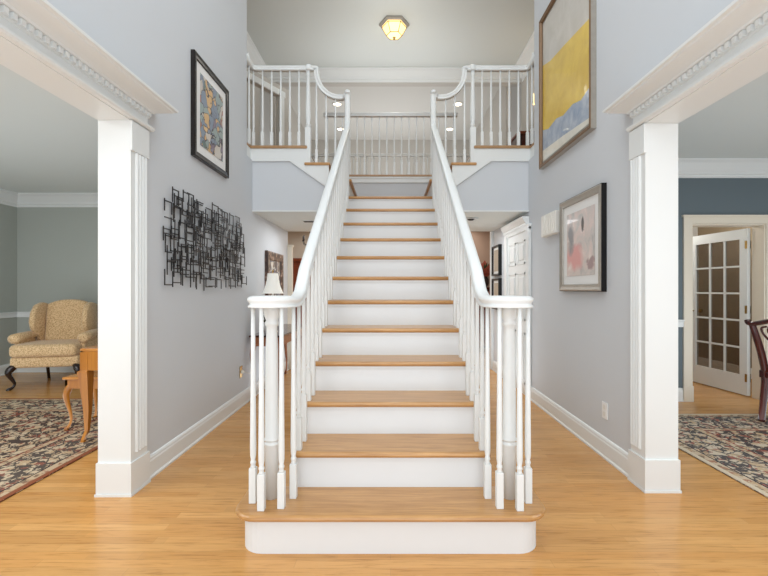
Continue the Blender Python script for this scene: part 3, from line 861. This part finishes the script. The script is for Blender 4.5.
wc = thing('wingback_chair', 'tan gold upholstered wingback armchair in the left room', 'armchair', (-4.335, 5.53, 0), math.radians(13))
def cush(name, m): return build(name, m, M['fabric'], wc, smooth=True)
m = MB(); m.box(-.37, .37, -.36, .34, .26, .40, .035, 3); cush('seat_rail', m)
m = MB(); m.box(-.36, .36, -.405, .25, .395, .545, .05, 4)
for v in m.bm.verts:
    if v.co.z > .5: v.co.z += .025*math.cos(v.co.x/.36*PI/2)
cush('seat_cushion', m)
# back: curved top, leaning
m = MB(); rings = []
for yy, ins in ((.15, .03), (.13, .0), (.20, .0), (.27, .0), (.30, .03)):
    pass
def backprof(inset):
    pts = []
    n = 14
    for i in range(n+1):
        u = -1+2*i/n
        pts.append((u*(.255-inset*.6), 1.02+.065*(1-abs(u)**2.4)-inset))
    pts += [(.25-inset, .8), (.235-inset, .45+inset), (-.235+inset, .45+inset), (-.25+inset, .8)]
    return pts
for yy, ins in ((.13, .05), (.105, .02), (.12, .0), (.20, .0), (.235, .03)):
    rings.append([(x, yy+(z-.45)*.20, z) for x, z in backprof(ins)])
m.loft(rings); cush('backrest', m)
for sg in (-1, 1):
    # wing: profile in YZ thin in x
    wp = [(.34, .50), (.12, .52), (.10, .62), (-.02, .70), (-.05, .80), (-.02, .93), (.05, 1.02), (.16, 1.05), (.34, 1.02), (.36, .9)]
    m = MB(); rings = []
    for xx, ins in ((.245, .02), (.255, .0), (.295, .0), (.310, .02)):
        cy = sum(p[0] for p in wp)/len(wp); cz = sum(p[1] for p in wp)/len(wp)
        rings.append([(sg*(xx+.05*max(0, (.34-p[0]))), p[0]+(cy-p[0])*ins*3, p[1]+(cz-p[1])*ins*3) for p in wp])
    m.loft(rings); cush('wing', m)
    # arm with rolled scroll
    m = MB(); m.box(min(sg*.325, sg*.385), max(sg*.325, sg*.385), -.23, .28, .30, .60, .025, 3)
    pts = [(sg*.375, -.265, .605), (sg*.377, -.25, .607), (sg*.372, -.1, .62), (sg*.35, .1, .635), (sg*.325, .28, .64)]
    m.tube(pts, [(.030, .030), (.068, .062), (.066, .058), (.060, .050), (.05, .04)], 16)
    cush('armrest', m)
for x, y in ((-.33, -.33), (.33, -.33)):
    build('leg', cabriole(MB(), x, y, .28, (-1 if x < 0 else 1)*.9, -.9, 1.6, .030, .014), M['darkleg'], wc)
for x, y in ((-.29, .30), (.29, .30)):
    m = MB(); m.tube([(x, y, .28), (x, y+.02, .14), (x, y+.05, 0)], [.024, .020, .018], 8); build('leg', m, M['darkleg'], wc)

def table(name, label, x0, x1, y0, y1, h, ap, mats, over=.02, cat='table', r0=.026, square=False):
    t = thing(name, label, cat, ((x0+x1)/2, (y0+y1)/2, 0))
    m = MB(); m.box(x0-over, x1+over, y0-over, y1+over, h-.022, h, .006); part('tabletop', m, mats[0], t)
    m = MB(); m.box(x0, x1, y0, y0+.02, h-ap, h-.022); m.box(x0, x1, y1-.02, y1, h-ap, h-.022); m.box(x0, x0+.02, y0, y1, h-ap, h-.022); m.box(x1-.02, x1, y0, y1, h-ap, h-.022)
    part('apron', m, mats[1], t)
    for x, dx in ((x0+.028, -1), (x1-.028, 1)):
        for y, dy in ((y0+.028, -1), (y1-.028, 1)):
            if square:      # square-section sabre leg
                m = MB(); rings = []
                for q, zz, w_ in ((0, h-.03, .030), (0, h-ap, .030), (.004, h-ap-.01, .040), (.0, (h-ap)*.8, .033), (-.006, (h-ap)*.45, .022), (-.004, (h-ap)*.15, .013), (.012, .03, .012), (.016, 0, .014)):
                    cx_, cy_ = x+dx*q, y+dy*q
                    rings.append([(cx_-w_, cy_-w_, zz), (cx_+w_, cy_-w_, zz), (cx_+w_, cy_+w_, zz), (cx_-w_, cy_+w_, zz)])
                m.loft(rings); part('leg', m, mats[1], t)
            else: part('leg', cabriole(MB(), x, y, h-ap+.03, dx*.8, dy*.8, 1, r0, r0*.5, z0=.0), mats[1], t)
    return t
tb = table('side_desk', 'honey-coloured wooden desk with curved legs just behind the left pilaster', -2.455, -1.80, 3.34, 4.35, .745, .175, (M['cherryx'], M['cherry']), .003, square=True)
table('bench', 'low honey-coloured wooden bench tucked under the desk on the left', -2.80, -2.20, 3.63, 4.0, .458, .10, (M['cherryx'], M['cherry']), .015, 'bench', r0=.022)
for o in (tb,): o.location.z = .012
for o in bpy.data.objects:
    if o.name.startswith('bench') and o.parent is None: o.location.z = .012

# console table, lamp
table('console_table', 'long walnut console table with dark top against the left hall wall', -1.525, -1.20, 4.62, 6.10, .72, .12, (M['consoletop'], M['console']), .02, 'table', r0=.022)
lp = thing('table_lamp', 'white-shaded table lamp on the console table', 'lamp', (-1.38, 4.95, .72))
part('base', MB().lathe([(.0, 0), (.06, 0), (.06, .015), (.03, .03), (.02, .06), (.045, .12), (.055, .18), (.035, .25), (.015, .30), (.01, .42), (.01, .50), (0, .50)], -1.38, 4.95, 20, z0=.72), M['plate'], lp)
m = MB()
prf = [(.122, .455), (.100, .50), (.080, .56), (.066, .63), (.060, .69)]
m.loft([[(-1.38+r*math.cos(2*PI*i/24), 4.95+r*math.sin(2*PI*i/24), .72+z) for i in range(24)] for r, z in prf], caps=False, smooth=True)
part('lamp_shade', m, M['shade'], lp)
part('finial', MB().lathe([(.004, .50), (.004, .70), (.010, .71), (.006, .73), (0, .735)], -1.38, 4.95, 10, z0=.72), M['brass'], lp)
t = thing('potted_plant', 'small leafy plant in a white pot on the console table', 'plant', (-1.36, 4.72, .72))
part('pot', MB().lathe([(0, 0), (.045, 0), (.06, .10), (.062, .105), (.05, .10), (.0, .09)], -1.36, 4.72, 16, z0=.72), M['plate'], t)
m = MB(); rg = random.Random(3)
for i in range(26):
    a = rg.uniform(0, 2*PI); r = rg.uniform(.04, .11); z = rg.uniform(.16, .32); c0 = Vector((-1.36, 4.72, .80)); c1 = Vector((-1.36+r*math.cos(a), 4.72+r*math.sin(a), .72+z))
    sd = Vector((-math.sin(a), math.cos(a), 0))*.016; mid = c0.lerp(c1, .6)+Vector((0, 0, .02))
    m.face([c0, mid+sd, c1, mid-sd])
part('foliage', m, M['leaf'], t)

# dining chair, carved back, facing +x
dc = thing('dining_chair', 'carved mahogany dining chair at the right edge of the dining room', 'chair', (3.64, 3.64, .012), math.radians(90))
# local frame: front is -y ; back at +y
m = MB(); m.box(-.25, .25, -.22, .22, .40, .455, .012); build('seat_frame', m, M['mahog'], dc)
m = MB(); m.box(-.225, .225, -.20, .19, .45, .495, .02, 3); build('seat_cushion', m, paint('seat_fabric', srgb(170, 150, 120), .9, .1, 60), dc, smooth=True)
for sg in (-1, 1):
    m = MB()
    pts = catmull([(sg*.235, .235, 0), (sg*.235, .215, .2), (sg*.235, .20, .42), (sg*.240, .225, .60), (sg*.250, .27, .78), (sg*.265, .30, .905)], 4)
    m.tube(pts, [.025+.005*math.sin(i/20*PI) for i in range(len(pts))], 8)
    m.box(sg*.235-.026, sg*.235+.026, .175, .235, .40, .47, .006)
    build('rear_leg', m, M['mahog'], dc)
    build('leg', cabriole(MB(), sg*.22, -.19, .42, sg*.8, -.8, 1, .026, .014), M['mahog'], dc)
m = MB()
pts = catmull([(-.305, .305, .925), (-.29, .305, .90), (-.25, .30, .895), (-.15, .30, .915), (-.06, .305, .935), (0, .305, .94), (.06, .305, .935), (.15, .30, .915), (.25, .30, .895), (.29, .305, .90), (.305, .305, .925)], 4)
m.tube(pts, [(.026, .022)]*len(pts), 8)
build('crest_rail', m, M['mahog'], dc)
m = MB()
for sg in (-1, 1):
    m.tube(catmull([(sg*.04, .21, .45), (sg*.05, .23, .58), (sg*.10, .27, .70), (sg*.03, .285, .76), (sg*.09, .30, .84), (sg*.05, .305, .92)], 5), (.011), 8)
    m.tube(catmull([(sg*.015, .21, .45), (sg*.015, .24, .60), (sg*.05, .265, .70), (sg*.14, .29, .80), (sg*.16, .30, .86), (sg*.11, .30, .88)], 5), (.009), 8)
m.box(-.08, .08, .19, .22, .44, .48, .006)
build('splat', m, M['mahog'], dc)

# back hall things
t = thing('tall_cabinet', 'red-brown wooden cabinet in the back hall left of the stairs', 'cabinet', (-1.85, 8.7, 0))
part('body', MB().box(-2.06, -1.62, 8.55, 8.95, 0, 1.78, .006), M['walnut'], t)
part('cornice', MB().box(-2.09, -1.59, 8.52, 8.97, 1.78, 1.85, .012), M['walnut'], t)
for xa, xb in ((-2.04, -1.85), (-1.83, -1.64)):
    dd = part('door', MB().box(xa, xb, 8.535, 8.55, .1, 1.7, .004), M['walnut'], t)
    m = MB(); m.lathe([(0, 0), (.012, .004), (.012, .014), (0, .02)], 0, 0, 10); m.xf(Matrix.Translation((xb-.03 if xa < -2 else xa+.03, 8.535, .9)) @ Matrix.Rotation(PI/2, 4, 'X'))
    part('knob', m, M['brass'], dd)
t = thing('chandelier', 'small dark-armed chandelier in the back hall left of the stairs', 'chandelier', (-1.45, 7.6, 2.45))
part('stem', MB().lathe([(.05, 0), (.05, -.02), (.006, -.03), (.006, -.34), (.03, -.38), (.03, -.42), (0, -.46)], -1.45, 7.6, 12, z0=2.45), M['iron'], t)
m = MB()
for i in range(5):
    a = 2*PI*i/5+.3; cx_, sy_ = math.cos(a), math.sin(a)
    m.tube(catmull([(-1.45+cx_*q, 7.6+sy_*q, 2.45+z) for q, z in ((.02, -.40), (.08, -.43), (.13, -.41), (.14, -.36))], 4), .006, 6)
    m.lathe([(.0, 0), (.02, .0), (.012, .02), (.010, .09), (0, .10)], -1.45+cx_*.14, 7.6+sy_*.14, 8, z0=2.09)
part('arm', m, M['iron'], t)

t = thing('dark_cabinet', 'dark wooden cabinet in the back hall right of the stairs', 'cabinet', (2.0, 8.35, 0))
part('body', MB().box(1.68, 2.25, 8.18, 8.58, .08, 1.22, .006), M['mahog'], t)
part('cabinet_top', MB().box(1.65, 2.28, 8.15, 8.59, 1.22, 1.26, .008), M['mahog'], t)
for x in (1.71, 2.22):
    for y in (8.21, 8.55): part('leg', MB().box(x-.025, x+.025, y-.025, y+.025, 0, .08), M['mahog'], t)
for za, zb in ((.85, 1.18), (.48, .82), (.12, .45)):
    dr = part('drawer', MB().box(1.71, 2.22, 8.165, 8.18, za, zb, .004), M['walnut'], t)
    m = MB(); m.lathe([(0, 0), (.014, .004), (.014, .016), (0, .022)], 0, 0, 10); m.xf(Matrix.Translation((1.965, 8.165, (za+zb)/2)) @ Matrix.Rotation(PI/2, 4, 'X'))
    part('knob', m, M['brass'], dr)
t = thing('flower_arrangement', 'dried flower arrangement in a dark pot on the dark hall cabinet', 'flowers', (1.86, 8.36, 1.26))
part('pot', MB().lathe([(0, 0), (.05, 0), (.09, .08), (.085, .16), (.06, .20), (.065, .215), (.04, .20), (0, .19)], 1.86, 8.36, 16, z0=1.26), M['pot'], t)
for nm, mt_, cnt, rmax in (('foliage', 'leaf', 30, .17), ('flowers', 'petal', 22, .15)):
    m = MB()
    for i in range(cnt):
        a = rg.uniform(0, 2*PI); r = rg.uniform(.02, rmax); z = rg.uniform(.25, .58-r*1.0)
        c0 = Vector((1.86, 8.36, 1.44)); c1 = Vector((1.86+r*math.cos(a), 8.36+r*math.sin(a), 1.26+z))
        w_ = .008 if nm == 'foliage' else .022
        sd = Vector((1, 0, 0))*w_*2; mid = c0.lerp(c1, .8)
        m.face([c0.lerp(c1, .1), mid+sd, c1, mid-sd])
    part(nm, m, M[mt_], t)
# chest on the upper right gallery
t = thing('chest', 'dark red-brown chest on the upper right gallery, seen between balusters', 'chest', (2.14, 7.0, ZU))
part('body', MB().box(2.02, 2.33, 6.65, 7.38, ZU+.06, ZU+.82, .006), M['mahog'], t)
part('chest_top', MB().box(2.00, 2.34, 6.62, 7.41, ZU+.82, ZU+.86, .006), M['walnut'], t)
for z in (.10, .34, .58):
    dr = part('drawer', MB().box(2.005, 2.02, 6.69, 7.34, ZU+z, ZU+z+.22, .004), M['mahog'], t)
for x in (2.05, 2.30):
    for y in (6.69, 7.34): part('leg', MB().box(x-.02, x+.02, y-.02, y+.02, ZU, ZU+.06), M['mahog'], t)
t = thing('wall_sconce', 'small glowing wall sconce above the chest on the upper right gallery wall', 'light', (UX, 6.6, 4.15))
part('backplate', MB().box(UX-.02, UX, 6.56, 6.64, 4.05, 4.25, .005), M['brass'], t)
m = MB(); m.loft([[(UX-.09+r*math.cos(2*PI*i/16), 6.6+r*math.sin(2*PI*i/16), z) for i in range(16)] for r, z in ((.04, 4.12), (.06, 4.26))], caps=False, smooth=True); part('shade', m, M['bulb'], t)

# ------------------------------------------------------------------ lights
def area(name, loc, rot, sx, sy, e, c=(1,1,1)):
    l = bpy.data.lights.new(name, 'AREA'); l.shape = 'RECTANGLE'; l.size = sx; l.size_y = sy; l.energy = e; l.color = c
    o = bpy.data.objects.new(name, l); COL.objects.link(o); o.location = loc; o.rotation_euler = rot; return o
def point(name, loc, e, r=.1, c=(1,1,1)):
    l = bpy.data.lights.new(name, 'POINT'); l.energy = e; l.shadow_soft_size = r; l.color = c
    o = bpy.data.objects.new(name, l); COL.objects.link(o); o.location = loc; return o
COOL = (.93, .965, 1)
area('light_entry_window', (0, -2.3, 2.9), (math.radians(85), 0, 0), 3.0, 4.2, 78, COOL)
area('light_foyer_ceiling', (0, 1.6, 5.1), (0, 0, 0), 2.4, 4.0, 46, COOL)
area('light_floor_bounce_fill', (0, -.4, .25), (math.radians(165), 0, 0), 2.6, 1.6, 34, (.74, .87, 1))  # added upward fill lamp, cool to offset the warm floor bounce
area('light_left_room', (-3.6, 1.6, 2.5), (0, 0, 0), 2.5, 3.0, 68, COOL)
area('light_left_room_fill', (-3.6, -1.2, 1.5), (math.radians(90), 0, 0), 3.0, 2.0, 26, COOL)  # added fill lamp standing inside the left room, not a window
area('light_right_room', (3.9, 1.4, 2.5), (0, 0, 0), 2.5, 2.5, 55, COOL)
area('light_right_room_fill', (3.9, -1.2, 1.5), (math.radians(90), 0, 0), 3.0, 2.0, 22, COOL)  # fill lamp added within the right room; no window is modelled
area('light_left_room_bounce_fill', (-3.9, 2.8, .03), (math.radians(180), 0, 0), 3.0, 3.5, 34, (.78, .90, 1))  # added uplight brightening the left room ceiling
area('light_right_room_bounce_fill', (3.9, 2.6, .03), (math.radians(180), 0, 0), 3.0, 3.0, 30, (.78, .90, 1))  # same added uplight for the right room ceiling
area('light_gallery_fill_left', (-1.0, 5.5, .03), (math.radians(180), 0, 0), .7, 1.4, 7, (.78, .90, 1))  # added uplight for the soffit under the left gallery
area('light_gallery_fill_right', (1.0, 5.5, .03), (math.radians(180), 0, 0), .7, 1.4, 7, (.78, .90, 1))  # uplight added to lift the right gallery soffit
point('light_passage_far_fill', (4.6, 5.4, 2.48), 20, .06, (1, .93, .86))  # extra lamp added to brighten the wall seen through the door glass
point('light_passage_fill', (3.6, 5.9, 2.3), 18, .06, (1, .95, .9))  # added lamp lighting the space behind the glazed door
area('light_under_gallery_left', (-1.0, 5.6, 2.08), (0, 0, 0), .5, .8, 7, COOL)
area('light_under_gallery_right', (1.0, 5.6, 2.08), (0, 0, 0), .5, .8, 7, COOL)
area('light_back_hall', (0, 7.9, 2.42), (0, 0, 0), 3.5, 1.2, 45, (1, .98, .95))
point('light_ceiling_fixture', (.055, 6.25, 4.2), 7, .15, (1, .95, .85))
area('light_upper_hall', (0, 6.9, 4.0), (math.radians(180), 0, 0), 2.5, 1.0, 8, COOL)
area('light_great_room', (0, 9.6, 3.2), (math.radians(180), 0, 0), 3.0, 2.5, 38, (.97, .98, 1))
point('light_upper_down_fill', (0, 5.2, 4.6), 8, .3, COOL)  # added fill lamp that lightens the balcony rail, no fixture
point('light_sconce', (2.2, 6.6, 4.3), 2.5, .05, (1, .82, .6))

w = bpy.data.worlds.new('world'); SC.world = w; w.use_nodes = True
w.node_tree.nodes['Background'].inputs[0].default_value = (.93, .96, 1, 1)
w.node_tree.nodes['Background'].inputs[1].default_value = .6

# ------------------------------------------------------------------ camera
cd = bpy.data.cameras.new('camera'); cam = bpy.data.objects.new('camera', cd); COL.objects.link(cam)
cam.location = (0, 0, H); cam.rotation_euler = (PI/2, 0, 0)
cd.sensor_width = 36; cd.lens = 36*F/768
cd.shift_x = -(CX-384)/768; cd.shift_y = (CY-288)/768
cd.clip_start = .05
SC.camera = cam
SC.view_settings.view_transform = 'Standard'
SC.view_settings.look = 'None'
SC.view_settings.exposure = .17
